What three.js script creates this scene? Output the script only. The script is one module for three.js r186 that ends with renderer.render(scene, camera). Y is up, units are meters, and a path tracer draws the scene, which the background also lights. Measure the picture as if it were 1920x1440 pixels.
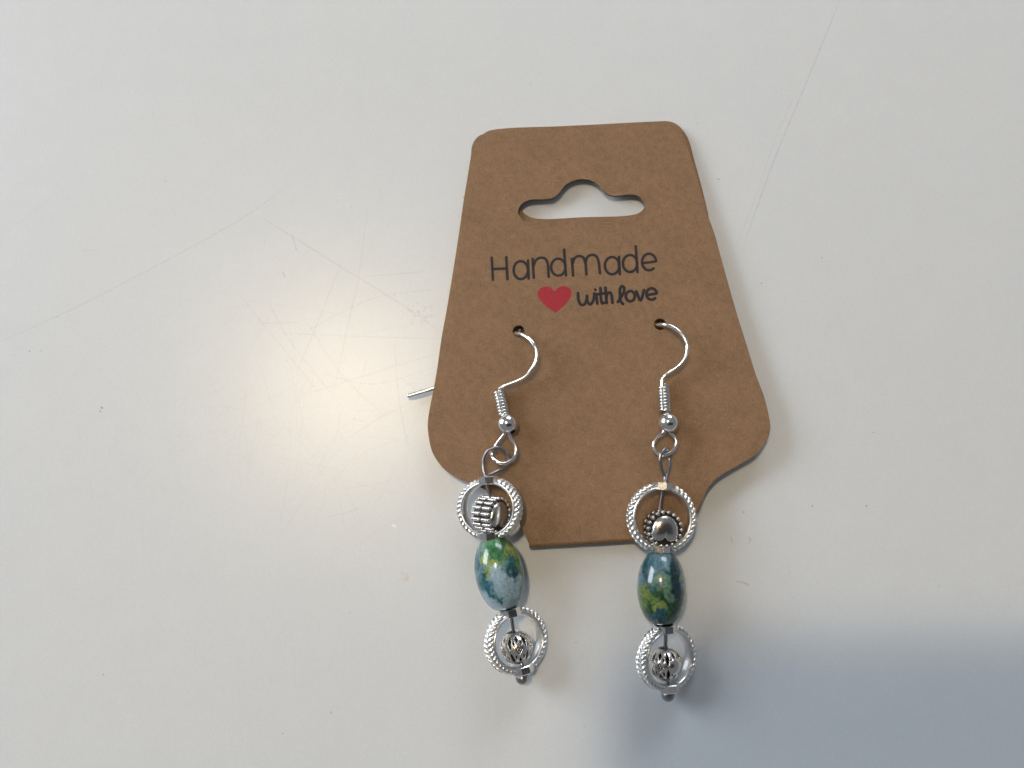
import * as THREE from 'three';
import { RoundedBoxGeometry } from 'three/addons/geometries/RoundedBoxGeometry.js';
import { mergeGeometries, toCreasedNormals } from 'three/addons/utils/BufferGeometryUtils.js';
import { TessellateModifier } from 'three/addons/modifiers/TessellateModifier.js';
import { ImprovedNoise } from 'three/addons/math/ImprovedNoise.js';
import { RectAreaLightUniformsLib } from 'three/addons/lights/RectAreaLightUniformsLib.js';

// ---------------------------------------------------------------- camera, light, exposure
const MM = 0.001;                                    // shapes are written in millimetres, the scene is in metres
const scene = new THREE.Scene();
const camera = new THREE.PerspectiveCamera(50, 4 / 3, 0.004, 20);
const TILT = 11 * Math.PI / 180, EYE = 0.1255;
camera.position.set(0, EYE * Math.cos(TILT), EYE * Math.sin(TILT));
camera.lookAt(0, 0, 0);
const renderer = new THREE.WebGLRenderer({ antialias: true });
renderer.setSize(1024, 768);
renderer.toneMapping = THREE.LinearToneMapping;
renderer.toneMappingExposure = 0.88;
renderer.shadowMap.enabled = true;
RectAreaLightUniformsLib.init();
scene.background = new THREE.Color().setRGB(0.18, 0.19, 0.205);   // the dim room around
const LAMP_AT = new THREE.Vector3(-0.392, 1.86, -0.345);
const LAMP_POWER = 3.05, LAMP_COLOUR = new THREE.Color().setRGB(1.0, 0.8, 0.55);
const WINDOWS = [
  { at: [-0.78, 0.4, -0.3], size: [0.46, 0.38], power: 9.6, colour: [0.92, 1.0, 1.1] },
  { at: [0.22, 0.42, -0.95], size: [0.46, 0.34], power: 6.8, colour: [0.92, 1.0, 1.1] },
];
// ---------------------------------------------------------------- measured shapes, in mm on and above the table (x, z) or (x, y, z)
const CARD_OUTLINE = [[-6.53, -36.84], [-6.42, -38.22], [-5.96, -39.43], [-5.12, -40.27], [-3.92, -40.59], [-2.47, -40.69], [8.54, -41.29], [22.31, -42.05], [24.46, -42.21], [25.81, -41.84], [27.05, -40.82], [27.85, -39.43], [28.27, -37.39], [29.61, -31.8], [30.62, -26.85], [31.54, -23.52], [32.56, -18.57], [34.18, -10.84], [35.31, -6.14], [36.56, -0.85], [37.51, 2.33], [38.07, 5.71], [38.13, 7.15], [37.82, 8.35], [37.28, 9.38], [35.8, 11.07], [32.93, 12.75], [30.12, 14.39], [28.32, 16.32], [26.87, 19.31], [25.63, 21.22], [24.41, 22.73], [16.88, 23.11], [7.9, 23.64], [2.49, 24.01], [1.69, 22.28], [1.08, 21.07], [-0.39, 19.01], [-3.1, 16.71], [-5.05, 15.63], [-7, 14.91], [-8.41, 14.23], [-9.9, 13.22], [-10.94, 11.97], [-11.75, 10.56], [-12.26, 8.51], [-12.46, 6.59], [-12.23, 4.31], [-11.7, 1.27], [-11.28, -1.5], [-10.65, -6.76], [-9.96, -11.18], [-8.52, -21.62], [-7.54, -29.54]];
const HANG_HOLE = [[0.89, -27.13], [1.46, -28.53], [2.77, -29.23], [6.18, -29.51], [7.24, -30.22], [8.3, -31.63], [9.63, -32.48], [11.22, -32.77], [12.79, -32.43], [14.08, -31.35], [14.84, -30.36], [15.88, -29.94], [18.77, -30.16], [20.07, -29.79], [20.94, -28.53], [21.05, -27.69], [20.48, -26.43], [19.15, -25.6], [10.82, -25.12], [4.05, -24.85], [2.24, -25.32], [1.2, -26.29]];
const EYELETS = [[1.05, -7.73], [22.51, -8.82]];
const BACK_TOP = [[-5.56, -39.22], [-4.89, -40.42], [-4.12, -41.17], [-2.23, -41.67], [8.59, -42.19], [22.97, -42.98], [25.12, -43.03], [26.31, -42.66], [27.22, -41.82], [28.27, -40.05], [29.14, -36.27], [30.05, -31.99], [30.94, -27.23]];
const THIN = [
  [[-3.14, -19.54], [-2.92, -15.94]],
  [[-0.88, -19.62], [-0.69, -16.02]],
  [[-3.03, -17.67], [-0.8, -17.77]],
  [[2.47, -17.5], [2.36, -18.14], [2.05, -18.65], [1.61, -18.93], [1.12, -18.93], [0.67, -18.65], [0.37, -18.14], [0.26, -17.5], [0.37, -16.87], [0.67, -16.36], [1.11, -16.08], [1.6, -16.08], [2.05, -16.36], [2.35, -16.87], [2.47, -17.5]],
  [[2.47, -19.08], [2.56, -16.13]],
  [[3.19, -19.35], [3.36, -16.26]],
  [[3.29, -18.18], [3.71, -19.13], [4.43, -19.54], [5.13, -19.38], [5.48, -18.72], [5.66, -16.4]],
  [[8.25, -17.99], [8.15, -18.59], [7.85, -19.07], [7.41, -19.34], [6.91, -19.34], [6.47, -19.07], [6.15, -18.59], [6.04, -17.99], [6.14, -17.39], [6.44, -16.91], [6.88, -16.65], [7.37, -16.65], [7.82, -16.91], [8.13, -17.39], [8.25, -17.99]],
  [[8.08, -20.85], [8.31, -16.64]],
  [[9.25, -19.35], [9.41, -16.61]],
  [[9.34, -18.45], [9.69, -19.46], [10.34, -19.81], [10.98, -19.6], [11.3, -18.86], [11.46, -16.8]],
  [[11.35, -18.72], [11.7, -19.68], [12.33, -20.0], [12.99, -19.81], [13.34, -19.08], [13.55, -16.99]],
  [[16.56, -18.24], [16.46, -18.85], [16.17, -19.34], [15.73, -19.61], [15.24, -19.61], [14.79, -19.34], [14.47, -18.85], [14.35, -18.24], [14.44, -17.62], [14.74, -17.13], [15.17, -16.86], [15.66, -16.86], [16.11, -17.13], [16.43, -17.62], [16.56, -18.24]],
  [[16.55, -19.68], [16.6, -16.86]],
  [[19.35, -18.59], [19.25, -19.19], [18.96, -19.67], [18.53, -19.94], [18.03, -19.94], [17.58, -19.67], [17.26, -19.19], [17.13, -18.59], [17.23, -17.99], [17.52, -17.51], [17.95, -17.24], [18.44, -17.24], [18.89, -17.51], [19.22, -17.99], [19.35, -18.59]],
  [[19.2, -21.43], [19.35, -17.18]],
  [[20.12, -18.64], [22.27, -18.97], [22.26, -19.02], [22.17, -19.45], [21.97, -19.81], [21.69, -20.06], [21.35, -20.19], [20.99, -20.16], [20.66, -20.0], [20.38, -19.71], [20.19, -19.32], [20.1, -18.88], [20.13, -18.44], [20.27, -18.04], [20.51, -17.73], [20.83, -17.53], [21.17, -17.48], [21.52, -17.57], [21.84, -17.79]],
];
const BOLD = [
  [[10.11, -13.79], [10.19, -12.67], [10.51, -11.95], [10.99, -11.93], [11.36, -12.54], [11.48, -13.34]],
  [[11.47, -13.2], [11.56, -12.35], [11.91, -11.98], [12.32, -12.35], [12.54, -13.07], [12.61, -13.74]],
  [[12.88, -13.6], [13.03, -12.11]],
  [[12.77, -14.33], [12.8, -14.3]],
  [[13.57, -14.59], [13.63, -12.67], [13.79, -12.14], [14.1, -12.25]],
  [[12.99, -13.58], [14.32, -13.77]],
  [[14.34, -14.65], [14.46, -12.19]],
  [[14.4, -13.07], [14.7, -13.79], [15.06, -13.85], [15.25, -13.34], [15.35, -12.22]],
  [[16.19, -12.35], [16.73, -13.2], [17.16, -14.06], [17.18, -14.7], [16.87, -14.89], [16.61, -14.54], [16.53, -13.47], [16.6, -12.54], [16.95, -12.03]],
  [[18.79, -13.28], [18.74, -13.64], [18.55, -13.93], [18.28, -14.09], [17.98, -14.09], [17.69, -13.93], [17.49, -13.64], [17.42, -13.28], [17.47, -12.93], [17.66, -12.64], [17.93, -12.48], [18.23, -12.48], [18.51, -12.64], [18.71, -12.93], [18.79, -13.28]],
  [[19.05, -14.06], [19.64, -12.62], [20.25, -14.27]],
  [[20.61, -13.47], [22.15, -13.74], [22.17, -13.76], [22.08, -14.08], [21.9, -14.34], [21.64, -14.5], [21.35, -14.54], [21.06, -14.45], [20.81, -14.24], [20.65, -13.94], [20.59, -13.6], [20.64, -13.27], [20.8, -12.99], [21.04, -12.8], [21.33, -12.72], [21.62, -12.78], [21.89, -12.96]],
];
const HEART_PRINT = [[6.63, -10.6], [4.86, -12.01], [3.93, -13.47], [4.29, -14.49], [5.14, -14.84], [5.98, -14.68], [6.54, -14.11], [7.11, -14.7], [7.95, -14.92], [8.79, -14.59], [9.11, -13.68], [8.3, -12.14]];
// left
const L_HOOK = [[-0.36, 1, -7.45], [0.25, 1.55, -7.5], [0.65, 2.3, -7.35], [1.36, 3.2, -7.01], [2.34, 3.9, -6.26], [3.19, 4.3, -5.16], [3.65, 4.4, -4.07], [3.65, 4.4, -3.01], [3.2, 4.3, -1.82], [2.46, 4.1, -0.81], [1.65, 3.95, -0.15], [0.39, 3.8, 0.43], [-0.94, 3.7, 0.92], [-1.56, 3.65, 1.21], [-1.82, 3.65, 1.74], [-1.67, 3.65, 2.56]];
const L_COIL = [[-2.03, 3.65, 1.63], [-1.15, 3.8, 5.54]];
const L_BALL = [[-0.7, 4.25, 6.79]];
const L_LINK = [[-0.65, 4.3, 7.56], [-0.93, 4.2, 8], [-1.81, 3.9, 9.09], [-2.52, 3.75, 10.12], [-2.94, 3.9, 11.01], [-2.83, 4.2, 11.56], [-2.37, 4.5, 12.17], [-1.54, 4.6, 12.56], [-0.64, 4.5, 12.43], [0.23, 4.3, 11.8], [0.62, 4.15, 10.78], [0.41, 4.1, 9.74], [-0.19, 4.15, 8.84], [-0.45, 4.25, 8.07], [-0.54, 4.3, 7.62]];
const L_EYE = [[-3.02, 4.3, 17.69], [-3.63, 4.45, 15.67], [-3.83, 4.5, 14.41], [-3.99, 4.5, 13.9], [-4.15, 4.4, 12.87], [-4.04, 4.5, 11.72], [-3.46, 4.8, 10.75], [-2.56, 4.9, 10.33], [-1.54, 4.6, 10.41], [-0.8, 4.1, 10.91], [-0.52, 3.7, 11.7], [-0.52, 3.65, 12.28], [-1, 3.9, 12.97], [-2.05, 4.4, 13.61], [-3.06, 4.9, 14.16], [-3.56, 5, 14.45]];
const L_RING1 = [[-3.33, 4.5, 14.99], [-3.11, 4, 22.89]];
const L_HEART = [[-2.97, 4.2, 19.75]];
const L_STONE = [[-2.81, 3.75, 23.12], [-0.82, 3.55, 32.84]];
const L_RING2 = [[-0.34, 3.4, 33.36], [1.49, 2.4, 41.09]];
const L_FIL = [[0.6, 2.9, 38.09]];
const L_HEAD = [[1.42, 2.2, 42.33]];
const L_TAIL = [[1.22, 1.15, -8.17], [0.49, 1.3, -7.04], [-1.62, 1.45, -5.08], [-5.64, 1.4, -2.03], [-11.65, 1.3, 0.83], [-15.51, 1.05, 2.01]];
// right
const R_HOOK = [[21.39, 1, -8.81], [21.85, 1.55, -8.82], [22.19, 2.3, -8.69], [23.02, 3.3, -8.42], [24, 3.8, -7.93], [24.97, 4.2, -7.02], [25.69, 4.4, -5.89], [25.98, 4.4, -4.62], [25.79, 4.4, -3.52], [25.24, 4.3, -2.57], [24.32, 4.1, -1.67], [23.29, 3.9, -1.04], [22.59, 3.7, -0.5], [22.22, 3.65, 0.24], [22.18, 3.65, 1.02], [22.26, 3.65, 1.8]];
const R_COIL = [[22.35, 3.65, 0.99], [22.44, 3.8, 4.96]];
const R_BALL = [[22.77, 4.25, 6.62]];
const R_LINK = [[22.61, 4.3, 7.45], [22.26, 4.3, 7.91], [21.21, 4.3, 8.64], [20.54, 4.3, 9.65], [20.66, 4.3, 10.66], [21.38, 4.35, 11.24], [22.27, 4.4, 11.24], [23.31, 4.4, 10.67], [23.84, 4.35, 9.61], [23.56, 4.3, 8.67], [22.89, 4.3, 7.91], [22.73, 4.3, 7.45]];
const R_EYE = [[21.1, 4.3, 19.08], [21.52, 4.6, 16.51], [21.91, 4.7, 15.19], [21.9, 4.6, 14.42], [21.43, 4.9, 13.17], [21.23, 5.1, 12.04], [21.49, 5.1, 11.14], [22.14, 4.7, 10.48], [22.64, 4, 10.83], [22.88, 3.7, 11.77], [22.76, 4, 12.83], [22.32, 4.4, 14.02], [21.95, 4.9, 15.2]];
const R_RING1 = [[21.54, 4.6, 15.84], [20.93, 4.2, 24.6]];
const R_HEART = [[21.26, 4.6, 21.71]];
const R_STONE = [[21.15, 3.75, 25.05], [20.99, 3.55, 34.94]];
const R_RING2 = [[21.42, 3.4, 35.53], [21.79, 2.4, 43.5]];
const R_FIL = [[21.37, 2.9, 40.31]];
const R_HEAD = [[21.75, 2.2, 44.6]];
const SCRATCHES = [
  [[55.2, -66.1], [49.6, -53.3], [42.2, -36.7], [36.6, -22.5]],
  [[47.8, -51.3], [42.4, -40.0], [39.7, -32.6], [35.3, -21.8]],
  [[-79.6, -6.3], [-69.4, -11.2], [-60.0, -16.4], [-53.6, -20.1], [-46.0, -24.7], [-41.9, -27.4], [-35.4, -32.6]],
  [[-81.6, -23.1], [-70.8, -32.6]],
  [[-40.2, -27.2], [-33.7, -23.1], [-26.8, -18.7], [-16.6, -12.2], [-10.3, -7.7]],
  [[-44.1, -16.1], [-32.6, -2.5], [-29.2, 1.7]],
  [[-22.9, -29.0], [-24.0, -17.0], [-25.5, -8.4], [-27.5, 3.3]],
  [[-23.2, -17.1], [-12.5, -18.0]],
  [[-39.6, -9.5], [-32.7, -9.7]],
  [[-36.2, -8.0], [-21.4, -7.4], [-11.1, -7.1]],
  [[-31.6, 1.7], [-21.2, -1.7], [-11.3, -4.8]],
  [[-34.7, -24.0], [-33.9, -21.4]],
  [[-35.9, -17.9], [-35.5, -17.1]],
  [[-27.6, 20.1], [-24.5, 19.4], [-22.1, 18.5]],
  [[-26.4, -20.5], [-30.5, -8.4], [-33.0, -1.7]],
  [[-33.1, -11.8], [-26.1, -1.7], [-19.4, 4.9]],
  [[-38.2, -13.5], [-34.1, -6.7], [-25.9, 3.3]],
  [[-25.7, 9.0], [-19.4, 4.9], [-13.0, 1.7]],
  [[-29.3, -1.7], [-21.1, 0.0], [-12.2, -2.5]],
  [[-18.1, -6.7], [-17.0, 3.3], [-15.2, 10.6]],
  [[-24.2, 5.3], [-22.2, 5.7]],
  [[-34.5, -6.7], [-21.6, -13.5], [-10.8, -15.2]],
  [[-67.6, -21.4], [-65.1, -21.5]],
  [[32.8, 29.3], [33.8, 29.5], [34.6, 29.9]],
  [[34.7, 22.9], [35.1, 23.3], [34.7, 23.9]],
  [[32.2, 23.0], [32.4, 23.8]],
];
const SPECKS = [[3.0, -50.1, 0.07], [39.0, -16.0, 0.08], [-62.2, 3.7, 0.12], [-62.3, 4.2, 0.08], [54.4, 7.4, 0.07], [34.3, 19.3, 0.08], [52.5, 18.4, 0.09], [-25.6, 47.3, 0.08], [-32.3, 50.1, 0.07], [-23.5, 33.7, 0.06], [-58.3, 42.2, 0.08], [48.7, -20.2, 0.07], [-55.5, -33.1, 0.07], [-74.1, -5.2, 0.08], [-72.3, -5.2, 0.06], [30.1, -43.1, 0.06], [33.1, -33.4, 0.08], [42.1, -36.5, 0.05], [-34.5, -3.7, 0.06], [-18.3, -14.1, 0.07], [44.5, 18.4, 0.08], [9.2, 37.8, 0.07], [-7.7, -30.3, 0.09], [-37.9, 51.0, 0.05], [-70.4, -10.6, 0.05], [-25.5, -28.8, 0.05], [-39.1, -22.9, 0.05], [10.2, 49.2, 0.05], [62.1, 30.0, 0.05]];
const PHONE = [-14.5, 138, -62, 14];                       // the phone's outline about its lens
// ---------------------------------------------------------------- helpers
const V = (p) => new THREE.Vector3(...p);
let seed = 7;
const rnd = () => { seed = (seed * 1664525 + 1013904223) >>> 0; return seed / 4294967296; };
const perlin = new ImprovedNoise();
const fbm = (x, y, z, n = 4) => { let s = 0, a = 0.5, f = 1; for (let i = 0; i < n; i++, a *= 0.5, f *= 2.03) s += a * perlin.noise(x * f, y * f, z * f + i * 7.3); return s; };
const clamp = (x, a = 0, b = 1) => Math.min(b, Math.max(a, x));
const smooth = (a, b, x) => { const t = clamp((x - a) / (b - a)); return t * t * (3 - 2 * t); };
const dress = (o) => { o.castShadow = true; o.receiveShadow = true; return o; };
function part(name, geometry, material, parent, label) {          // geometry in mm, in the world's axes; parent's place is taken off
  const g = geometry.clone();
  const o = parent.userData.place ?? [0, 0, 0];
  g.translate(-o[0], -o[1], -o[2]);
  g.scale(MM, MM, MM);
  const m = dress(new THREE.Mesh(g, material));
  m.name = name;
  if (label) m.userData.label = label;
  m.userData.place = o;
  parent.add(m);
  return m;
}
function thing(name, label, category, place = [0, 0, 0]) {
  const g = new THREE.Group();
  g.name = name;
  g.position.set(place[0] * MM, place[1] * MM, place[2] * MM);
  g.userData = { label, category, place };
  scene.add(g);
  return g;
}
const curve = (pts, closed = false) => new THREE.CatmullRomCurve3(pts.map(V), closed, 'centripetal');
function tube(pts, r, seg = 120, closed = false) { return new THREE.TubeGeometry(curve(pts, closed), seg, r, 12, closed); }
function wire(pts, r, seg = 120) {                                 // a tube with rounded ends
  const gs = [tube(pts, r, seg)];
  for (const e of [pts[0], pts[pts.length - 1]]) gs.push(new THREE.SphereGeometry(r, 12, 8).translate(...e));
  return mergeGeometries(gs);
}
// a frame: Y along an axis from b to a (towards the hook), Z as near to straight up as that allows, then turned about Y
function frameOf(centre, a, b, turn = 0) {
  const y = V(a).sub(V(b)).normalize();
  const z = new THREE.Vector3(0, 1, 0); z.addScaledVector(y, -z.dot(y)).normalize();
  const x = new THREE.Vector3().crossVectors(y, z);
  const m = new THREE.Matrix4().makeBasis(x, y, z);
  m.multiply(new THREE.Matrix4().makeRotationY(turn));
  m.setPosition(...centre);
  return m;
}
const mid = (a, b, t = 0.5) => a.map((v, i) => v + (b[i] - v) * t);
function surface(nu, nv, f, colour) {                              // a grid of points f(u, v) with uv
  const p = [], uv = [], ix = [], col = [];
  for (let j = 0; j <= nv; j++) for (let i = 0; i <= nu; i++) {
    const q = f(i / nu, j / nv); p.push(q[0], q[1], q[2]); uv.push(i / nu, j / nv);
    if (colour) col.push(...colour(i / nu, j / nv));
  }
  for (let j = 0; j < nv; j++) for (let i = 0; i < nu; i++) { const a = j * (nu + 1) + i, b = a + 1, c = a + nu + 1, d = c + 1; ix.push(a, b, d, a, d, c); }
  const g = new THREE.BufferGeometry();
  g.setAttribute('position', new THREE.Float32BufferAttribute(p, 3));
  g.setAttribute('uv', new THREE.Float32BufferAttribute(uv, 2));
  if (colour) g.setAttribute('color', new THREE.Float32BufferAttribute(col, 3));
  g.setIndex(ix);
  g.computeVertexNormals();
  return g;
}
function texture(w, h, fill, srgb) {
  const d = new Uint8Array(w * h * 4);
  for (let y = 0; y < h; y++) for (let x = 0; x < w; x++) { const c = fill(x, y), o = (y * w + x) * 4; d[o] = clamp(c[0], 0, 255); d[o + 1] = clamp(c[1], 0, 255); d[o + 2] = clamp(c[2], 0, 255); d[o + 3] = 255; }
  const t = new THREE.DataTexture(d, w, h);
  if (srgb) t.colorSpace = THREE.SRGBColorSpace;
  t.magFilter = THREE.LinearFilter; t.minFilter = THREE.LinearMipmapLinearFilter; t.generateMipmaps = true;
  t.wrapS = t.wrapT = THREE.RepeatWrapping; t.needsUpdate = true;
  return t;
}

// ---------------------------------------------------------------- materials
const rgb = (r, g, b) => new THREE.Color().setRGB(r, g, b);
const scuff = texture(256, 256, (x, y) => { const v = 128 + 90 * fbm(x / 20, y / 20, 3.1, 4) + (rnd() - 0.5) * 40; return [v, v, v]; });
const scuffed = (r) => { const t = scuff.clone(); t.repeat.set(r, r); t.needsUpdate = true; return t; };
const silver = new THREE.MeshStandardMaterial({ name: 'bright silver plate', color: rgb(0.93, 0.925, 0.91), metalness: 1, roughness: 0.17 });
const silverCast = new THREE.MeshStandardMaterial({ name: 'cast silver', color: rgb(0.92, 0.915, 0.9), metalness: 1, roughness: 0.28 });
const steel = new THREE.MeshStandardMaterial({ name: 'grey steel wire', color: rgb(0.36, 0.35, 0.38), metalness: 1, roughness: 0.28 });
const antique = new THREE.MeshStandardMaterial({ name: 'antiqued silver', color: rgb(0.68, 0.65, 0.62), metalness: 1, roughness: 0.24, bumpMap: scuffed(1), bumpScale: 0.00002 });
const tarnish = new THREE.MeshStandardMaterial({ name: 'black tarnish', color: rgb(0.03, 0.028, 0.028), metalness: 0.4, roughness: 0.5 });
const filigreeMetal = new THREE.MeshStandardMaterial({ name: 'pierced antiqued silver', vertexColors: true, metalness: 1, roughness: 0.22 });

// ---------------------------------------------------------------- tabletop with its scratches, specks and stains
{
  const N = 2048, SPAN = 240, canvas = document.createElement('canvas');
  canvas.width = canvas.height = N;
  const c = canvas.getContext('2d'), S = N / SPAN, X = (x) => (x + SPAN / 2) * S;
  c.fillStyle = 'rgb(223,227,230)'; c.fillRect(0, 0, N, N);
  const low = new Float32Array(512 * 512).map((_, i) => 2.2 * fbm((i % 512) / 9, Math.floor(i / 512) / 9, 1.7, 4));
  const im = c.getImageData(0, 0, N, N), d = im.data;
  for (let y = 0; y < N; y++) for (let x = 0; x < N; x++) {
    const edge = Math.min(x, y, N - 1 - x, N - 1 - y) > 6 ? 1 : 0, o = (y * N + x) * 4;
    const m = edge * (low[(y >> 2) * 512 + (x >> 2)] + (rnd() - 0.5) * 6), t = edge * (rnd() - 0.5) * 2;
    d[o] += m + t; d[o + 1] += m; d[o + 2] += m - t;
  }
  c.putImageData(im, 0, 0);
  c.lineCap = 'round'; c.lineJoin = 'round';
  const line = (pts, w, style) => {
    c.strokeStyle = style; c.lineWidth = w * S; c.beginPath();
    pts.forEach(([x, z], i) => (i ? c.lineTo(X(x), X(z)) : c.moveTo(X(x), X(z)))); c.stroke();
  };
  const ragged = (pts, w, dark, alpha) => {                        // a scratch breaks up and fades along its length
    const cv = new THREE.CatmullRomCurve3(pts.map(([x, z]) => new THREE.Vector3(x, 0, z))), n = Math.max(6, Math.round(cv.getLength() * 2.5));
    for (let i = 0; i < n; i++) {
      const a = cv.getPoint(i / n), b = cv.getPoint((i + 1) / n), k = alpha * (0.75 + 0.5 * rnd()) * Math.min(1, 0.25 + 5 * Math.min(i + 1, n - i) / n);
      line([[a.x, a.z], [b.x, b.z]], w * (0.7 + 0.6 * rnd()), `rgba(${dark},${dark - 2},${dark - 4},${k})`);
    }
  };
  SCRATCHES.forEach((s, i) => ragged(s, [0, 2, 4].includes(i) ? 0.13 : 0.1, 120, i === 0 ? 0.15 : i === 2 ? 0.1 : i === 12 || i === 11 || i > 22 ? 0.28 : i === 3 ? 0.06 : i === 4 ? 0.12 : i === 1 ? 0.07 : 0.095));
  for (let i = 0; i < 90; i++) {                                   // hairlines where the surface is worn
    const x = -27 + (rnd() + rnd() - 1) * 24, z = 0 + (rnd() + rnd() - 1) * 20, a = rnd() * Math.PI, l = 3 + rnd() * 11, k = (rnd() - 0.5) * 2.5;
    ragged([[x, z], [x + Math.cos(a) * l * 0.5 - k * Math.sin(a) * 0.4, z + Math.sin(a) * l * 0.5 + k * Math.cos(a) * 0.4], [x + Math.cos(a) * l, z + Math.sin(a) * l]], 0.07, 130, 0.075);
  }
  for (let i = 0; i < 60; i++) {
    const x = (rnd() - 0.5) * 170, z = (rnd() - 0.5) * 130, a = rnd() * Math.PI, l = 1 + rnd() * 8;
    ragged([[x, z], [x + Math.cos(a) * l, z + Math.sin(a) * l]], 0.06, 140, 0.04);
  }
  for (const [x, z, r] of SPECKS) {
    for (let k = 0; k < 3; k++) { c.fillStyle = `rgba(${70 + rnd() * 25},${58 + rnd() * 15},${48 + rnd() * 15},${0.6})`; c.beginPath(); c.ellipse(X(x + (rnd() - 0.5) * r), X(z + (rnd() - 0.5) * r), r * S * (0.55 + rnd() * 0.5), r * S * (0.4 + rnd() * 0.4), rnd() * 3, 0, 7); c.fill(); }
  }
  for (let k = 0; k < 60; k++) { c.fillStyle = `rgba(110,105,95,${0.05 + rnd() * 0.1})`; const a = rnd() * 7, q = Math.sqrt(rnd()) * 3; c.beginPath(); c.ellipse(X(-14.6 + Math.cos(a) * q * 0.9), X(-11 + Math.sin(a) * q * 0.6), 0.16 * S * (0.4 + rnd()), 0.12 * S * (0.4 + rnd()), rnd() * 3, 0, 7); c.fill(); }
  for (let k = 0; k < 26; k++) { const a = rnd() * 7, q = 0.25 + rnd() * 0.45; c.fillStyle = 'rgba(196,160,110,0.04)'; c.beginPath(); c.arc(X(-15.7 + Math.cos(a) * q), X(28.7 + Math.sin(a) * q), 0.22 * S, 0, 7); c.fill(); }
  c.fillStyle = 'rgba(252,251,248,0.9)'; c.beginPath(); c.ellipse(X(-17.4), X(21.3), 0.32 * S, 0.16 * S, 0.3, 0, 7); c.fill();
  const map = new THREE.CanvasTexture(canvas); map.colorSpace = THREE.SRGBColorSpace; map.wrapS = map.wrapT = THREE.ClampToEdgeWrapping;
  const orange = texture(512, 512, (x, y) => { const w = 2 * Math.PI / 512, n = fbm(4 * Math.cos(x * w) + 9, 4 * Math.sin(x * w) + 4 * Math.cos(y * w), 4 * Math.sin(y * w) + 2, 5), v = 128 + n * 120; return [v, v, v]; });
  orange.repeat.set(12, 12);
  const m = new THREE.MeshStandardMaterial({ name: 'white laminate', map, roughness: 0.295, metalness: 0, bumpMap: orange, bumpScale: 0.000004 });
  const W = 1300, D = 850, T = 28, g = new RoundedBoxGeometry(W, T, D, 3, 2);
  const p = g.attributes.position, uv = g.attributes.uv;
  for (let i = 0; i < p.count; i++) uv.setXY(i, (p.getX(i) + 90) / SPAN + 0.5, 0.5 - (p.getZ(i) - 40) / SPAN);
  g.translate(90, -T / 2, -40);
  const o = dress(new THREE.Mesh(g.scale(MM, MM, MM), m));
  o.name = 'tabletop'; o.userData = { kind: 'structure', label: 'worn white laminate tabletop with fine scratches and specks', category: 'table' };
  scene.add(o);
}

// ---------------------------------------------------------------- the kraft card
const kraftPixel = (() => {
  return (x, y, s) => {                                            // x, y in mm
    const n = fbm(x * 1.1, y * 1.1, 4.4, 3), f = fbm(x * 4.6 + 40, y * 4.2, 8.8, 2), cl = fbm(x * 0.16, y * 0.16, 2.2, 2);
    const k = 1 + 0.11 * n + 0.17 * f + 0.05 * cl + (rnd() - 0.5) * 0.24;
    return [135 * k, 106 * k, (78 - 5 * f) * k];
  };
})();
function fibres(c, w, h, S, n) {
  for (let i = 0; i < n; i++) {
    const x = rnd() * w, y = rnd() * h, a = rnd() * 7, l = (0.3 + rnd() * 0.9) * S, b = rnd() < 0.6;
    c.strokeStyle = b ? `rgba(205,172,134,${0.1 + rnd() * 0.22})` : `rgba(92,66,44,${0.08 + rnd() * 0.2})`;
    c.lineWidth = (0.03 + rnd() * 0.035) * S;
    c.beginPath(); c.moveTo(x, y); c.quadraticCurveTo(x + Math.cos(a) * l * 0.5 + (rnd() - 0.5) * l * 0.5, y + Math.sin(a) * l * 0.5 + (rnd() - 0.5) * l * 0.5, x + Math.cos(a) * l, y + Math.sin(a) * l); c.stroke();
  }
}
function kraftCanvas(w, h, S, ox, oz, n) {
  const canvas = document.createElement('canvas'); canvas.width = w; canvas.height = h;
  const c = canvas.getContext('2d'), im = c.createImageData(w, h), d = im.data;
  for (let y = 0; y < h; y++) for (let x = 0; x < w; x++) { const q = kraftPixel(x / S + ox, y / S + oz), o = (y * w + x) * 4; d[o] = q[0]; d[o + 1] = q[1]; d[o + 2] = q[2]; d[o + 3] = 255; }
  c.putImageData(im, 0, 0);
  fibres(c, w, h, S, n);
  return canvas;
}
const CX0 = -15, CZ0 = -45, CSPAN = 72;
const cardHeight = (z) => 1.45 + 1.25 * smooth(-45, 20, z);
const cardLift = (x, z) => cardHeight(z) + 0.0006 * (x - 12) * (x - 12) * smooth(-10, 20, z) * 0.6;
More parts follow.
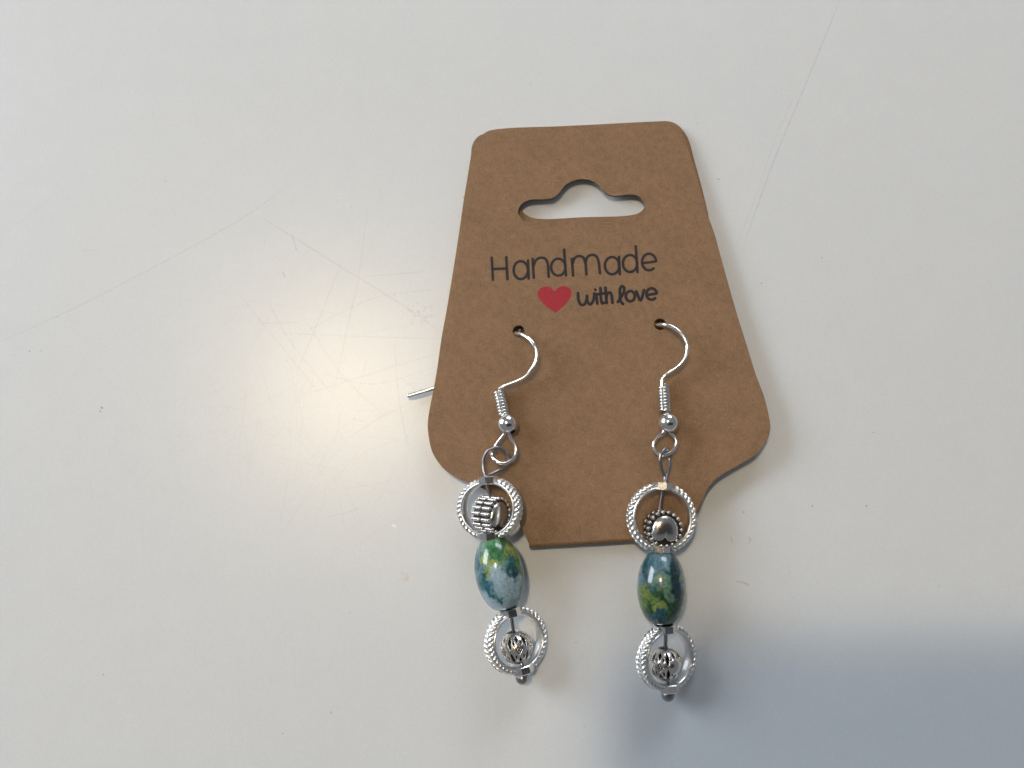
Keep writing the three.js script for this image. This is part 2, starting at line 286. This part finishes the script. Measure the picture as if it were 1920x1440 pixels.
{
  const S = 1600 / CSPAN, canvas = kraftCanvas(1600, 1600, S, CX0, CZ0, 5200), c = canvas.getContext('2d');
  const X = (x) => (x - CX0) * S, Z = (z) => (z - CZ0) * S;
  c.lineCap = 'round'; c.lineJoin = 'round';
  const ink = (strokes, w) => {
    for (const s of strokes) {
      const cv = s.length > 2 ? new THREE.CatmullRomCurve3(s.map(([x, z]) => new THREE.Vector3(x, 0, z)), false, 'centripetal').getPoints(s.length * 6) : s.map(([x, z]) => new THREE.Vector3(x, 0, z));
      c.strokeStyle = 'rgba(26,24,30,0.94)'; c.lineWidth = w * S; c.beginPath();
      cv.forEach((q, i) => (i ? c.lineTo(X(q.x), Z(q.z)) : c.moveTo(X(q.x), Z(q.z)))); c.stroke();
    }
  };
  ink(THIN, 0.41); ink(BOLD, 0.45);
  c.fillStyle = 'rgb(160,38,52)'; c.beginPath();
  new THREE.CatmullRomCurve3([...HEART_PRINT, HEART_PRINT[0]].slice(0).map(([x, z]) => new THREE.Vector3(x, 0, z)), false, 'centripetal').getPoints(200).forEach((q, i) => (i ? c.lineTo(X(q.x), Z(q.z)) : c.moveTo(X(q.x), Z(q.z))));
  c.fill();
  const im = c.getImageData(0, 0, 1600, 1600), d = im.data;       // ink sits unevenly in the paper
  for (let i = 0; i < d.length; i += 4) if (d[i] < 75 || (d[i] > 150 && d[i + 1] < 75)) { const k = (rnd() - 0.5) * 26; d[i] += k; d[i + 1] += k; d[i + 2] += k; }
  c.putImageData(im, 0, 0);
  const map = new THREE.CanvasTexture(canvas); map.colorSpace = THREE.SRGBColorSpace;
  const plain = new THREE.CanvasTexture(kraftCanvas(640, 640, 20, 100, 30, 900)); plain.colorSpace = THREE.SRGBColorSpace; plain.wrapS = plain.wrapT = THREE.MirroredRepeatWrapping;
  const tooth = texture(512, 512, (x, y) => { const v = 128 + 150 * fbm(x / 9, y / 9, 5.5, 3) + (rnd() - 0.5) * 60; return [v, v, v]; });
  const toothed = tooth.clone(); toothed.repeat.set(4, 4); toothed.needsUpdate = true;
  const printed = new THREE.MeshStandardMaterial({ name: 'printed kraft card', map, roughness: 0.78, bumpMap: toothed, bumpScale: 0.00003 });
  const kraft = new THREE.MeshStandardMaterial({ name: 'kraft card', map: plain, roughness: 0.8, bumpMap: toothed, bumpScale: 0.00003 });

  const outline = (pts, r = 1) => { const s = new THREE.Shape(); pts.forEach(([x, z], i) => (i ? s.lineTo(x, -z) : s.moveTo(x, -z))); s.closePath(); return s; };
  const dense = (pts, n) => new THREE.CatmullRomCurve3(pts.map(([x, z]) => new THREE.Vector3(x, 0, z)), true, 'centripetal').getPoints(n).slice(0, n).map((q) => [q.x, q.z]);
  function sheet(shape, thick, lift, uvOf) {
    let g = new THREE.ExtrudeGeometry(shape, { depth: thick - 0.12, bevelEnabled: true, bevelThickness: 0.06, bevelSize: 0.06, bevelOffset: -0.06, bevelSegments: 2, curveSegments: 24 });
    g.rotateX(-Math.PI / 2); g.translate(0, 0.06, 0);
    g = new TessellateModifier(1.4, 9).modify(g);
    const p = g.attributes.position, uv = new Float32Array(p.count * 2);
    for (let i = 0; i < p.count; i++) {
      const x = p.getX(i), z = p.getZ(i);
      p.setY(i, p.getY(i) - thick + lift(x, z));
      [uv[i * 2], uv[i * 2 + 1]] = uvOf(x, z);
    }
    g.setAttribute('uv', new THREE.BufferAttribute(uv, 2));
    return toCreasedNormals(g, 0.7);
  }
  const circle = ([x, z], r) => { const p = new THREE.Path(); p.absellipse(x, -z, r, r, 0, Math.PI * 2, true); return p; };
  const rough = ([x, z], r) => Array.from({ length: 30 }, (_, i) => { const a = -i / 30 * Math.PI * 2, q = r * (1 + (rnd() - 0.5) * 0.12); return [x + q * Math.cos(a), z + q * Math.sin(a)]; });

  const card = thing('display_card', 'folded brown kraft earring card printed Handmade with love, lying on white table', 'card', [12, 0, 22]);
  const open = (pts, n) => new THREE.CatmullRomCurve3(pts.map(([x, z]) => new THREE.Vector3(x, 0, z)), false, 'centripetal').getPoints(n).map((q) => [q.x, q.z]);
  const around = open([...CARD_OUTLINE.slice(34), ...CARD_OUTLINE.slice(0, 32)], 300);
  const front = outline(around);
  front.holes.push(new THREE.Path(dense(HANG_HOLE, 130).map(([x, z]) => new THREE.Vector2(x, -z))));
  for (const e of EYELETS) front.holes.push(new THREE.Path(rough(e, 0.92).map(([x, z]) => new THREE.Vector2(x, -z))));
  part('front_panel', sheet(front, 0.45, cardLift, (x, z) => [(x - CX0) / CSPAN, 1 - (z - CZ0) / CSPAN]), printed, card);
  const low = CARD_OUTLINE.slice(13).map(([x, z]) => [12 + (x - 12) * 0.985, -5 + (z + 5) * 0.985]);
  const back = outline([...open(BACK_TOP, 60), ...low.slice(2)]);
  back.holes.push(new THREE.Path(dense(HANG_HOLE, 110).map(([x, z]) => new THREE.Vector2(x + 0.25, -(z - 1.4)))));
  part('back_panel', sheet(back, 0.45, (x, z) => 0.9 + 0.0 * z, (x, z) => [x / 32, -z / 32]), kraft, card);
  // the fold along the bottom joins the two panels
  const a = [2.49, 24.01], b = [24.41, 22.73], len = Math.hypot(b[0] - a[0], b[1] - a[1]), top = 2.69, bot = 0.45, cy = (top + bot) / 2, ry = (top - bot) / 2, rx = 0.62;
  const prof = new THREE.Shape();
  for (let i = 0; i <= 20; i++) { const t = Math.PI / 2 - i / 20 * Math.PI; prof[i ? 'lineTo' : 'moveTo'](rx * Math.cos(t), cy + ry * Math.sin(t)); }
  for (let i = 20; i >= 0; i--) { const t = Math.PI / 2 - i / 20 * Math.PI; prof.lineTo((rx - 0.4) * Math.cos(t), cy + (ry - 0.44) * Math.sin(t)); }
  const fold = new THREE.ExtrudeGeometry(prof, { depth: len, bevelEnabled: false, steps: 12 });
  const ax = new THREE.Vector3((b[0] - a[0]) / len, 0, (b[1] - a[1]) / len), oz = new THREE.Vector3(-ax.z, 0, ax.x);
  fold.applyMatrix4(new THREE.Matrix4().makeBasis(oz, new THREE.Vector3(0, 1, 0), ax)
    .setPosition(a[0] - oz.x * 0.12, 0, a[1] - oz.z * 0.12));
  { const p = fold.attributes.position; for (let i = 0; i < p.count; i++) { p.setY(i, p.getY(i) + (cardLift(p.getX(i), p.getZ(i)) - 2.7) * smooth(0.5, 2.7, p.getY(i))); fold.attributes.uv.setXY(i, p.getX(i) / 32, (p.getY(i) - p.getZ(i)) / 32); } }
  part('fold', toCreasedNormals(fold, 0.6), kraft, card);
}

// ---------------------------------------------------------------- parts of the earrings
function coil(a, b, turns, r, w) {
  const A = V(a), B = V(b), y = B.clone().sub(A), L = y.length(); y.normalize();
  const x = new THREE.Vector3(0, 1, 0).addScaledVector(y, -y.y).normalize(), z = new THREE.Vector3().crossVectors(x, y);
  class Helix extends THREE.Curve { getPoint(t, o = new THREE.Vector3()) { const q = t * turns * Math.PI * 2; return o.copy(A).addScaledVector(y, L * t).addScaledVector(x, r * Math.cos(q)).addScaledVector(z, r * Math.sin(q)); } }
  return new THREE.TubeGeometry(new Helix(), turns * 30, w, 9, false);
}
function drilledBall(centre, axis, r, hole) {
  const pts = [], a0 = Math.asin(hole / r), h = r * Math.cos(a0);
  for (let i = 0; i <= 40; i++) { const a = a0 + (Math.PI - 2 * a0) * i / 40; pts.push(new THREE.Vector2(r * Math.sin(a), r * Math.cos(a))); }
  const shell = new THREE.LatheGeometry(pts.reverse(), 56), bore = new THREE.LatheGeometry([new THREE.Vector2(hole, h), new THREE.Vector2(hole * 0.97, 0.1), new THREE.Vector2(hole, -h)], 32);
  const q = new THREE.Quaternion().setFromUnitVectors(new THREE.Vector3(0, 1, 0), V(axis).normalize());
  for (const g of [shell, bore]) g.applyQuaternion(q).translate(...centre);
  return [shell, bore];
}
// round frame: X across, Y along the pin, Z out of its face
function rope(R, z0, n, side, hand) {                               // half a hoop of twisted strand
  const t0 = 0.35, t1 = Math.PI - 0.35, rm = 0.47;
  return surface(620, 26, (u, v) => {
    const t = t0 + (t1 - t0) * u, f = v * Math.PI * 2, end = smooth(0, 0.012, u) * smooth(1, 0.988, u);
    const s = Math.abs(Math.sin(n * t * 0.5 + hand * f)), q = (0.62 + 0.42 * Math.pow(s, 0.7)) * rm * end;
    const r = R + q * Math.cos(f), z = z0 + q * Math.sin(f) * 1.0;
    return [side * r * Math.sin(t), r * Math.cos(t), z];
  });
}
const flip = (g) => { const i = g.index.array; for (let k = 0; k < i.length; k += 3) { const s = i[k]; i[k] = i[k + 1]; i[k + 1] = s; } g.computeVertexNormals(); return g; };
function hoop(r0, r1, half) {                                        // smooth inner band with softened edges
  const pts = [], c = (r0 + r1) / 2, w = (r1 - r0) / 2;
  for (let i = 0; i <= 28; i++) { const a = i / 28 * Math.PI * 2, k = (x) => Math.sign(x) * Math.pow(Math.abs(x), 0.62); pts.push(new THREE.Vector2(c + w * Math.cos(a), half * k(Math.sin(a)))); }
  const g = new THREE.LatheGeometry(pts, 120); g.rotateX(Math.PI / 2);
  return g;
}
function octagon(r, h, turn) {
  const pts = [[0.35, -h / 2], [r - 0.1, -h / 2], [r, -h / 2 + 0.1], [r, h / 2 - 0.1], [r - 0.1, h / 2], [0.35, h / 2]].map(([x, y]) => new THREE.Vector2(x, y));
  const g = new THREE.LatheGeometry(pts, 8); g.rotateY(turn);
  return toCreasedNormals(g, 0.3);
}
function beadFrame(earring, a, b, turn, R) {                         // a, b: middles of its two end blocks
  const m = frameOf(mid(a, b), a, b, turn), half = V(a).distanceTo(V(b)) / 2;
  const band = hoop(R - 1.12, R - 0.5, 0.98).scale(1, half / (R - 0.55), 1).applyMatrix4(m);
  const f = part('bead_frame', band, silverCast, earring);
  const gs = [];
  for (const s of [-1, 1]) for (const [z, h] of [[-0.47, 1], [0.47, -1]]) { const g = rope(R - 0.42, z, 38, s, h * s); gs.push((s < 0 ? flip(g) : g)); }
  part('twisted_rope', mergeGeometries(gs).scale(1, (half + 0.15) / (R - 0.42), 1).applyMatrix4(m), silverCast, f);
  for (const y of [half, -half]) part('end_block', octagon(1.58, 1.12, 0.1).translate(0, y, 0).applyMatrix4(m), silver, f);
  return f;
}
// oval stone bead: u = 0.5 looks straight up, v = 1 at the hook's end
function stone(earring, a, b, r, map, roll, label) {
  const L = V(a).distanceTo(V(b)), m = frameOf(mid(a, b), a, b, roll);
  const prof = (v) => { const y = 2 * v - 1, q = Math.pow(Math.max(0, 1 - Math.pow(Math.abs(y), 2.05)), 0.66); return 0.38 * r + 0.62 * r * q; };
  const g = surface(96, 80, (u, v) => { const e = 0.03, w = clamp((v - e) / (1 - 2 * e)), t = (u - 0.5) * Math.PI * 2, k = v < e ? v / e : v > 1 - e ? (1 - v) / e : 1, q = prof(w) * (k < 1 ? Math.sqrt(1 - (1 - k) ** 2) * 0.55 + 0.45 * k : 1), y = (w - 0.5) * L; return [q * Math.sin(t), y, q * Math.cos(t)]; });
  g.applyMatrix4(m);
  return part('stone_bead', g, new THREE.MeshPhysicalMaterial({ name: 'dyed polished stone', map, roughness: 0.32, clearcoat: 1, clearcoatRoughness: 0.03 }), earring, label);
}
const INK = { pale: [160, 190, 206], blue: [92, 130, 146], sky: [118, 152, 168], teal: [26, 92, 108], deep: [9, 52, 62], green: [46, 112, 64], mid: [88, 148, 100], lime: [138, 158, 78], dark: [30, 78, 40], grey: [104, 142, 118], olive: [112, 136, 60] };
function stoneMap(blots, z, specks, tone) {
  const W = 640, H = 512, R = 3.45, L = 10.4;
  return texture(W, H, (px, py) => {
    const t = (px / W - 0.5) * Math.PI * 2, x0 = t * R, y0 = (0.5 - py / H) * L;      // mm on the bead, y downwards from its middle
    const nx = Math.cos(t) * R, nz = Math.sin(t) * R;
    const w1 = fbm(nx * 0.5 + 3, nz * 0.5 + y0 * 0.13, y0 * 0.5 + z, 6), w2 = fbm(nx * 0.5 - 8, nz * 0.5, y0 * 0.5 + z + 20, 6);
    const x = x0 + w1 * 2.6, y = y0 + w2 * 2.6;
    let sum = 0, c = [0, 0, 0];
    for (const [bx, by, br, k] of blots) {
      let dx = x - Math.asin(clamp(bx, -0.98, 0.98)) * R; if (Math.abs(t) > 1.75) dx = Math.abs(dx) - 3.2;
      const dy = y - by * L / 2, w = Math.pow(1 / (0.06 + (dx * dx + dy * dy) / (br * br)), 3.0);
      sum += w; for (let i = 0; i < 3; i++) c[i] += w * INK[k][i];
    }
    const fine = fbm(nx * 2.2, nz * 2.2 + 5, y0 * 2.2 + z, 4);
    const dot = smooth(0.34, 0.46, fbm(nx * 3 + 9, nz * 3, y0 * 3 + z * 2, 3) + specks);
    const lum = (c[0] + c[1] + c[2]) / sum / 3, k = tone * (1 + (1.0 - 0.78 * smooth(50, 170, lum)) * fine);
    return c.map((v, i) => { const q = v / sum * k; return q + (INK.deep[i] - q) * 0.6 * dot; });
  }, true);
}
// heart bead: Z is the axis of the drum and the way its face looks, Y the heart's tip
function heartBead(earring, m) {
  const body = new THREE.CylinderGeometry(2.28, 2.28, 2.7, 48).rotateX(Math.PI / 2).applyMatrix4(m);
  const o = part('heart_bead', body, tarnish, earring);
  const n = 18, ribs = [], studs = [];
  for (let i = 0; i < n; i++) {
    const t = (i + 0.5) / n * Math.PI * 2, x = 2.36 * Math.sin(t), y = 2.36 * Math.cos(t);
    for (const s of [-1, 1]) {
      ribs.push(new THREE.CapsuleGeometry(0.3, 0.78, 4, 10).rotateX(Math.PI / 2).translate(x, y, s * 0.72));
      studs.push(new THREE.SphereGeometry(0.29, 14, 10).translate(x * 1.0, y * 1.0, s * 1.42));
    }
  }
  part('rib', mergeGeometries(ribs).applyMatrix4(m), antique, o);
  part('stud', mergeGeometries(studs).applyMatrix4(m), antique, o);
  const dome = (s) => surface(144, 22, (u, v) => {                   // a plump heart, tip rounded
    const t = u * Math.PI * 2, hx = 1.92 * Math.sin(t) * (1 - 0.2 * Math.cos(t)), c = Math.cos(t);
    const notch = c < 0 ? 0.75 * Math.exp(-Math.abs(Math.sin(t)) / 0.22) : 0, hy = 1.98 * Math.sign(c) * Math.pow(Math.abs(c), 0.8) + notch - 0.02;
    const q = Math.sin(v * Math.PI / 2);
    const r = Math.pow(Math.cos(v * Math.PI / 2), 0.75);
    return [hx * r, 0.12 + (hy - 0.12) * r, s * (1.34 + 0.78 * q)];
  });
  for (const s of [1, -1]) part('heart', (s > 0 ? flip(dome(s)) : dome(s)).applyMatrix4(m), antique, o);
  return o;
}
// pierced ball: Y along the pin
function filigree(earring, m, r, domes) {
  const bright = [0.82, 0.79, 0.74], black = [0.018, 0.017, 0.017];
  const look = (u, v) => {
    let lon = ((u * 360) % 60 + 60) % 60 - 30; const cell = Math.floor(u * 6) % 6, lat = (v - 0.5) * 180, A = Math.abs(lat), X = Math.abs(lon);
    let depth = 0;
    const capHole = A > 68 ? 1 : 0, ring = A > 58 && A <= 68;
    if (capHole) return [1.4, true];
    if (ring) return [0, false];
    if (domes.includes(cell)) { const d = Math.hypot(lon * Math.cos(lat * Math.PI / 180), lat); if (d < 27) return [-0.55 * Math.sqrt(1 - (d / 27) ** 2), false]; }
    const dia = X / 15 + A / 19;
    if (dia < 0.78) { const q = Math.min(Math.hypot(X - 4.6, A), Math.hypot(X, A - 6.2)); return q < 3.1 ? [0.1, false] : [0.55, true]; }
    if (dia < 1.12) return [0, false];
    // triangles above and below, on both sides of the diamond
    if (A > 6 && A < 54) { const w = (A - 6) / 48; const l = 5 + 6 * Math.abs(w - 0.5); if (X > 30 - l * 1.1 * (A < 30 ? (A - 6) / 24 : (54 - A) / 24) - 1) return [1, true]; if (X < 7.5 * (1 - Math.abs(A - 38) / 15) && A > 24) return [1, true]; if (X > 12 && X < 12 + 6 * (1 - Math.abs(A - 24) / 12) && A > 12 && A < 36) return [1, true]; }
    return [depth, false];
  };
  const g = surface(252, 126, (u, v) => {
    const [d] = look(u, v), t = u * Math.PI * 2, f = (v - 0.5) * Math.PI, q = r - 0.28 * Math.max(0, d) + (d < 0 ? -d * 0.28 : 0);
    return [q * Math.cos(f) * Math.sin(t), q * Math.sin(f), q * Math.cos(f) * Math.cos(t)];
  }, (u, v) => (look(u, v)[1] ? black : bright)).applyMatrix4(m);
  return part('filigree_bead', g, filigreeMetal, earring);
}

const LEFT_MAP = stoneMap([
  [0.05, -0.9, 1.5, 'mid'], [0.1, -0.68, 1.3, 'green'], [-0.1, -0.5, 1.0, 'green'], [0.45, -0.72, 1.0, 'dark'], [0.72, -0.5, 1.2, 'lime'], [0.5, -0.38, 0.7, 'olive'], [-0.32, -0.36, 1.0, 'lime'], [-0.05, -0.32, 0.7, 'olive'],
  [-0.55, -0.72, 1.2, 'grey'], [-0.8, -0.48, 1.0, 'teal'], [-0.82, -0.25, 1.0, 'blue'], [-0.52, 0.02, 1.0, 'lime'], [-0.75, 0.15, 0.8, 'teal'], [-0.42, 0.42, 0.95, 'blue'], [-0.55, 0.36, 0.7, 'teal'], [-0.35, 0.55, 0.6, 'teal'],
  [0.62, -0.22, 0.9, 'teal'], [0.5, 0.0, 0.8, 'deep'], [0.88, -0.1, 1.0, 'green'], [0.92, 0.2, 1.0, 'dark'], [0.2, -0.22, 0.9, 'grey'], [0.0, 0.05, 1.7, 'pale'], [0.15, 0.4, 2.2, 'pale'], [0.5, 0.5, 1.3, 'pale'], [0.0, 0.75, 1.5, 'pale'], [-0.6, 0.75, 1.2, 'pale'], [0.55, 0.85, 0.8, 'sky'], [0.9, 0.6, 0.8, 'teal'], [0.0, 1.02, 0.7, 'deep'], [0.6, 1.0, 0.6, 'deep']], 3.3, 0.06, 0.92);
const RIGHT_MAP = stoneMap([
  [-0.3, -0.92, 1.2, 'blue'], [0.3, -0.85, 1.2, 'blue'], [0.15, -0.66, 1.2, 'sky'], [-0.5, -0.62, 1.1, 'blue'], [-0.2, -0.55, 0.8, 'blue'], [-0.8, -0.55, 0.7, 'teal'], [-0.65, -0.32, 0.8, 'deep'], [-0.45, -0.2, 0.8, 'teal'], [-0.85, -0.1, 0.9, 'blue'], [0.48, -0.68, 0.7, 'deep'], [0.2, -0.42, 0.8, 'teal'],
  [0.5, -0.35, 1.0, 'deep'], [0.45, -0.02, 1.1, 'deep'], [0.55, 0.3, 1.0, 'deep'], [-0.05, -0.15, 1.2, 'grey'], [0.05, 0.08, 1.0, 'grey'], [-0.45, 0.08, 0.7, 'dark'], [-0.15, 0.24, 0.8, 'dark'], [0.15, 0.34, 0.9, 'dark'], [-0.8, 0.12, 1.0, 'olive'], [-0.58, 0.28, 1.0, 'olive'], [-0.25, 0.48, 0.9, 'lime'], [0.88, 0.35, 1.1, 'lime'], [0.82, -0.3, 1.1, 'grey'], [0.85, 0.02, 1.0, 'blue'],
  [-0.55, 0.6, 0.9, 'dark'], [-0.2, 0.75, 1.0, 'teal'], [0.2, 0.55, 0.8, 'green'], [0.3, 0.8, 1.0, 'green'], [-0.5, 0.88, 0.9, 'deep'], [0.7, 0.75, 0.9, 'dark'], [0.05, 1.0, 0.8, 'dark']], 11.7, 0.12, 0.84);

function earring(d) {
  const at = [d.STONE[1][0], 0, d.STONE[1][2]], e = thing('earring', d.label, 'earring', at);
  const hook = part('ear_hook', wire(d.HOOK, 0.33, 200), silver, e);
  if (d.TAIL) part('hook_tail', wire(d.TAIL, 0.36, 60), silver, hook);
  part('coil', coil(d.COIL[0], d.COIL[1], 8.5, 0.8, 0.21), silver, hook);
  const [shell, bore] = drilledBall(d.BALL, d.ballAxis, 1.55, 0.55);
  const ball = part('ball_bead', shell, silver, e);
  part('bore', bore, tarnish, ball);
  part('hook_loop', tube(d.LINK, 0.27, 160), silver, hook);
  // the pin: its eye, its shaft through every bead, its round head
  const pin = part('head_pin', wire(d.EYE, 0.25, 160), steel, e);
  const q = d.EYE[0];
  part('pin_shaft', tube([q, mid(d.RING1[0], d.RING1[1], 0.7), d.RING1[1], d.STONE[0], d.STONE[1], d.RING2[0], d.FIL, d.RING2[1], d.HEAD], 0.27, 160), steel, pin);
  part('pin_head', new THREE.SphereGeometry(0.92, 32, 20).translate(...d.HEAD), steel, pin);
  beadFrame(e, d.RING1[0], d.RING1[1], d.turn1, d.R1);
  heartBead(e, d.heart);
  stone(e, d.STONE[0], d.STONE[1], d.stoneR, d.map, 0, d.stoneLabel);
  beadFrame(e, d.RING2[0], d.RING2[1], d.turn2, d.R2);
  filigree(e, frameOf(d.FIL, d.RING2[0], d.RING2[1], d.filTurn), 2.32, d.domes);
  return e;
}
// a drum bead's frame: the way its face looks (z) and the heart's tip (y)
function facing(centre, z, y) {
  const Z = V(z).normalize(), Y = V(y); Y.addScaledVector(Z, -Y.dot(Z)).normalize();
  return new THREE.Matrix4().makeBasis(new THREE.Vector3().crossVectors(Y, Z), Y, Z).setPosition(...centre);
}
const rad = (a) => a * Math.PI / 180;
earring({ HOOK: L_HOOK, COIL: L_COIL, BALL: L_BALL[0], LINK: L_LINK, EYE: L_EYE, RING1: L_RING1, STONE: L_STONE, RING2: L_RING2, FIL: L_FIL[0], HEAD: L_HEAD[0], TAIL: L_TAIL,
  ballAxis: [0.5, 0.22, 0.83], turn1: rad(-24), turn2: rad(33), R1: 4.95, R2: 4.95, stoneR: 3.42, filTurn: rad(-22), domes: [2, 4], map: LEFT_MAP,
  heart: facing(L_HEART[0], [0.78, 0.6, 0.12], [0.0, 0, -1]), stoneLabel: 'oval bead, pale blue below and green above',
  label: 'left earring with paler blue oval bead, its hook end poking out past the card' });
earring({ HOOK: R_HOOK, COIL: R_COIL, BALL: R_BALL[0], LINK: R_LINK, EYE: R_EYE, RING1: R_RING1, STONE: R_STONE, RING2: R_RING2, FIL: R_FIL[0], HEAD: R_HEAD[0],
  ballAxis: [0.1, 0.05, 1], turn1: rad(6), turn2: rad(30), R1: 4.95, R2: 4.95, stoneR: 3.42, filTurn: rad(0), domes: [0, 3], map: RIGHT_MAP,
  heart: facing(R_HEART[0], [0.13, 0.97, 0.13], [0.05, 0, -1]), stoneLabel: 'oval bead, dark teal and green',
  label: 'right earring with dark teal and green oval bead and heart bead facing up' });

// ---------------------------------------------------------------- outside the frame: the phone that takes the picture, the lamp, the windows
{
  const ph = thing('phone', 'black phone held level above the table, seen only by its shadow', 'phone');
  const s = new THREE.Shape(), x0 = PHONE[0], x1 = PHONE[1], y0 = PHONE[2], y1 = PHONE[3], r = 8;
  s.moveTo(x0 + r, y0); s.lineTo(x1 - r, y0); s.absarc(x1 - r, y0 + r, r, -Math.PI / 2, 0); s.lineTo(x1, y1 - r); s.absarc(x1 - r, y1 - r, r, 0, Math.PI / 2); s.lineTo(x0 + r, y1); s.absarc(x0 + r, y1 - r, r, Math.PI / 2, Math.PI); s.lineTo(x0, y0 + r); s.absarc(x0 + r, y0 + r, r, Math.PI, Math.PI * 1.5);
  const g = new THREE.ExtrudeGeometry(s, { depth: 6, bevelEnabled: true, bevelThickness: 0.8, bevelSize: 0.8, bevelOffset: -0.8, bevelSegments: 3, curveSegments: 16 });
  g.translate(0, 0, 1.6);
  camera.updateMatrixWorld();
  const m = camera.matrixWorld.clone(), pm = new THREE.Matrix4().makeScale(1000, 1000, 1000).multiply(m).multiply(new THREE.Matrix4().makeScale(0.001, 0.001, 0.001));
  const black = new THREE.MeshStandardMaterial({ name: 'black phone back', color: rgb(0.02, 0.02, 0.022), roughness: 0.25 });
  const body = part('phone_body', g.applyMatrix4(pm), black, ph);
  part('lens_ring', new THREE.TorusGeometry(3, 0.4, 12, 40).translate(0, 0, 0.6).applyMatrix4(pm), new THREE.MeshStandardMaterial({ name: 'lens rim', color: rgb(0.2, 0.2, 0.2), metalness: 1, roughness: 0.3 }), body);
}
{
  const L = LAMP_AT, p = [L.x * 1000, L.y * 1000, L.z * 1000], lamp = thing('pendant_lamp', 'warm pendant lamp hanging high above the table, outside the frame', 'lamp', p);
  const bulb = part('bulb', new THREE.SphereGeometry(72, 24, 16).translate(...p), new THREE.MeshStandardMaterial({ name: 'lit bulb', color: rgb(0.9, 0.88, 0.82), emissive: LAMP_COLOUR, emissiveIntensity: 3, roughness: 0.4 }), lamp);
  part('lamp_shade', new THREE.LatheGeometry([[45, 135], [90, 125], [160, -5], [162, -5], [92, 128], [45, 138]].map(([x, y]) => new THREE.Vector2(x, y)), 48).translate(...p), new THREE.MeshStandardMaterial({ name: 'white shade', color: rgb(0.7, 0.68, 0.62), roughness: 0.6 }), lamp);
  part('cord', new THREE.CylinderGeometry(3, 3, 500, 10).translate(p[0], p[1] + 386, p[2]), new THREE.MeshStandardMaterial({ name: 'dark cord', color: rgb(0.05, 0.05, 0.05), roughness: 0.7 }), lamp);
  const light = new THREE.PointLight(LAMP_COLOUR, LAMP_POWER); light.name = 'bulb_light'; light.position.copy(L); light.castShadow = true; light.shadow.radius = 3.5;
  scene.add(light);
}
WINDOWS.forEach((w, i) => {
  const c = V(w.at), o = new THREE.Group(), [W, H] = w.size;
  o.name = i ? 'window_001' : 'window'; o.position.copy(c); o.lookAt(0, c.y, 0);                // +Z looks at the table
  o.userData = { label: i ? 'bright window beyond the far edge of the table, outside the frame' : 'bright window to the left of the table, outside the frame', category: 'window' };
  const frameMat = new THREE.MeshStandardMaterial({ name: 'white painted frame', color: rgb(0.75, 0.75, 0.74), roughness: 0.5 });
  const bars = [[W + 0.12, 0.06, 0, H / 2 + 0.03], [W + 0.12, 0.06, 0, -H / 2 - 0.03], [0.06, H, -W / 2 - 0.03, 0], [0.06, H, W / 2 + 0.03, 0], [0.05, H, 0, 0]];
  bars.forEach(([bw, bh, x, y]) => { const m = dress(new THREE.Mesh(new THREE.BoxGeometry(bw, bh, 0.05), frameMat)); m.name = 'frame_bar'; m.position.set(x, y, 0.02); o.add(m); });
  const pane = dress(new THREE.Mesh(new THREE.BoxGeometry(W, H, 0.006), new THREE.MeshStandardMaterial({ name: 'bright sky in the panes', color: rgb(0.1, 0.1, 0.1), emissive: rgb(...w.colour), emissiveIntensity: 0.6, roughness: 0.3 })));
  pane.name = 'window_pane'; pane.position.z = -0.03; o.add(pane);
  scene.add(o);
  const light = new THREE.RectAreaLight(rgb(...w.colour), w.power, W, H); light.name = 'window_light';
  light.position.copy(c).add(new THREE.Vector3(-c.x, 0, -c.z).normalize().multiplyScalar(0.055)); light.lookAt(0, c.y, 0);
  scene.add(light);
});
scene.traverse((o) => { delete o.userData.place; });
renderer.render(scene, camera);
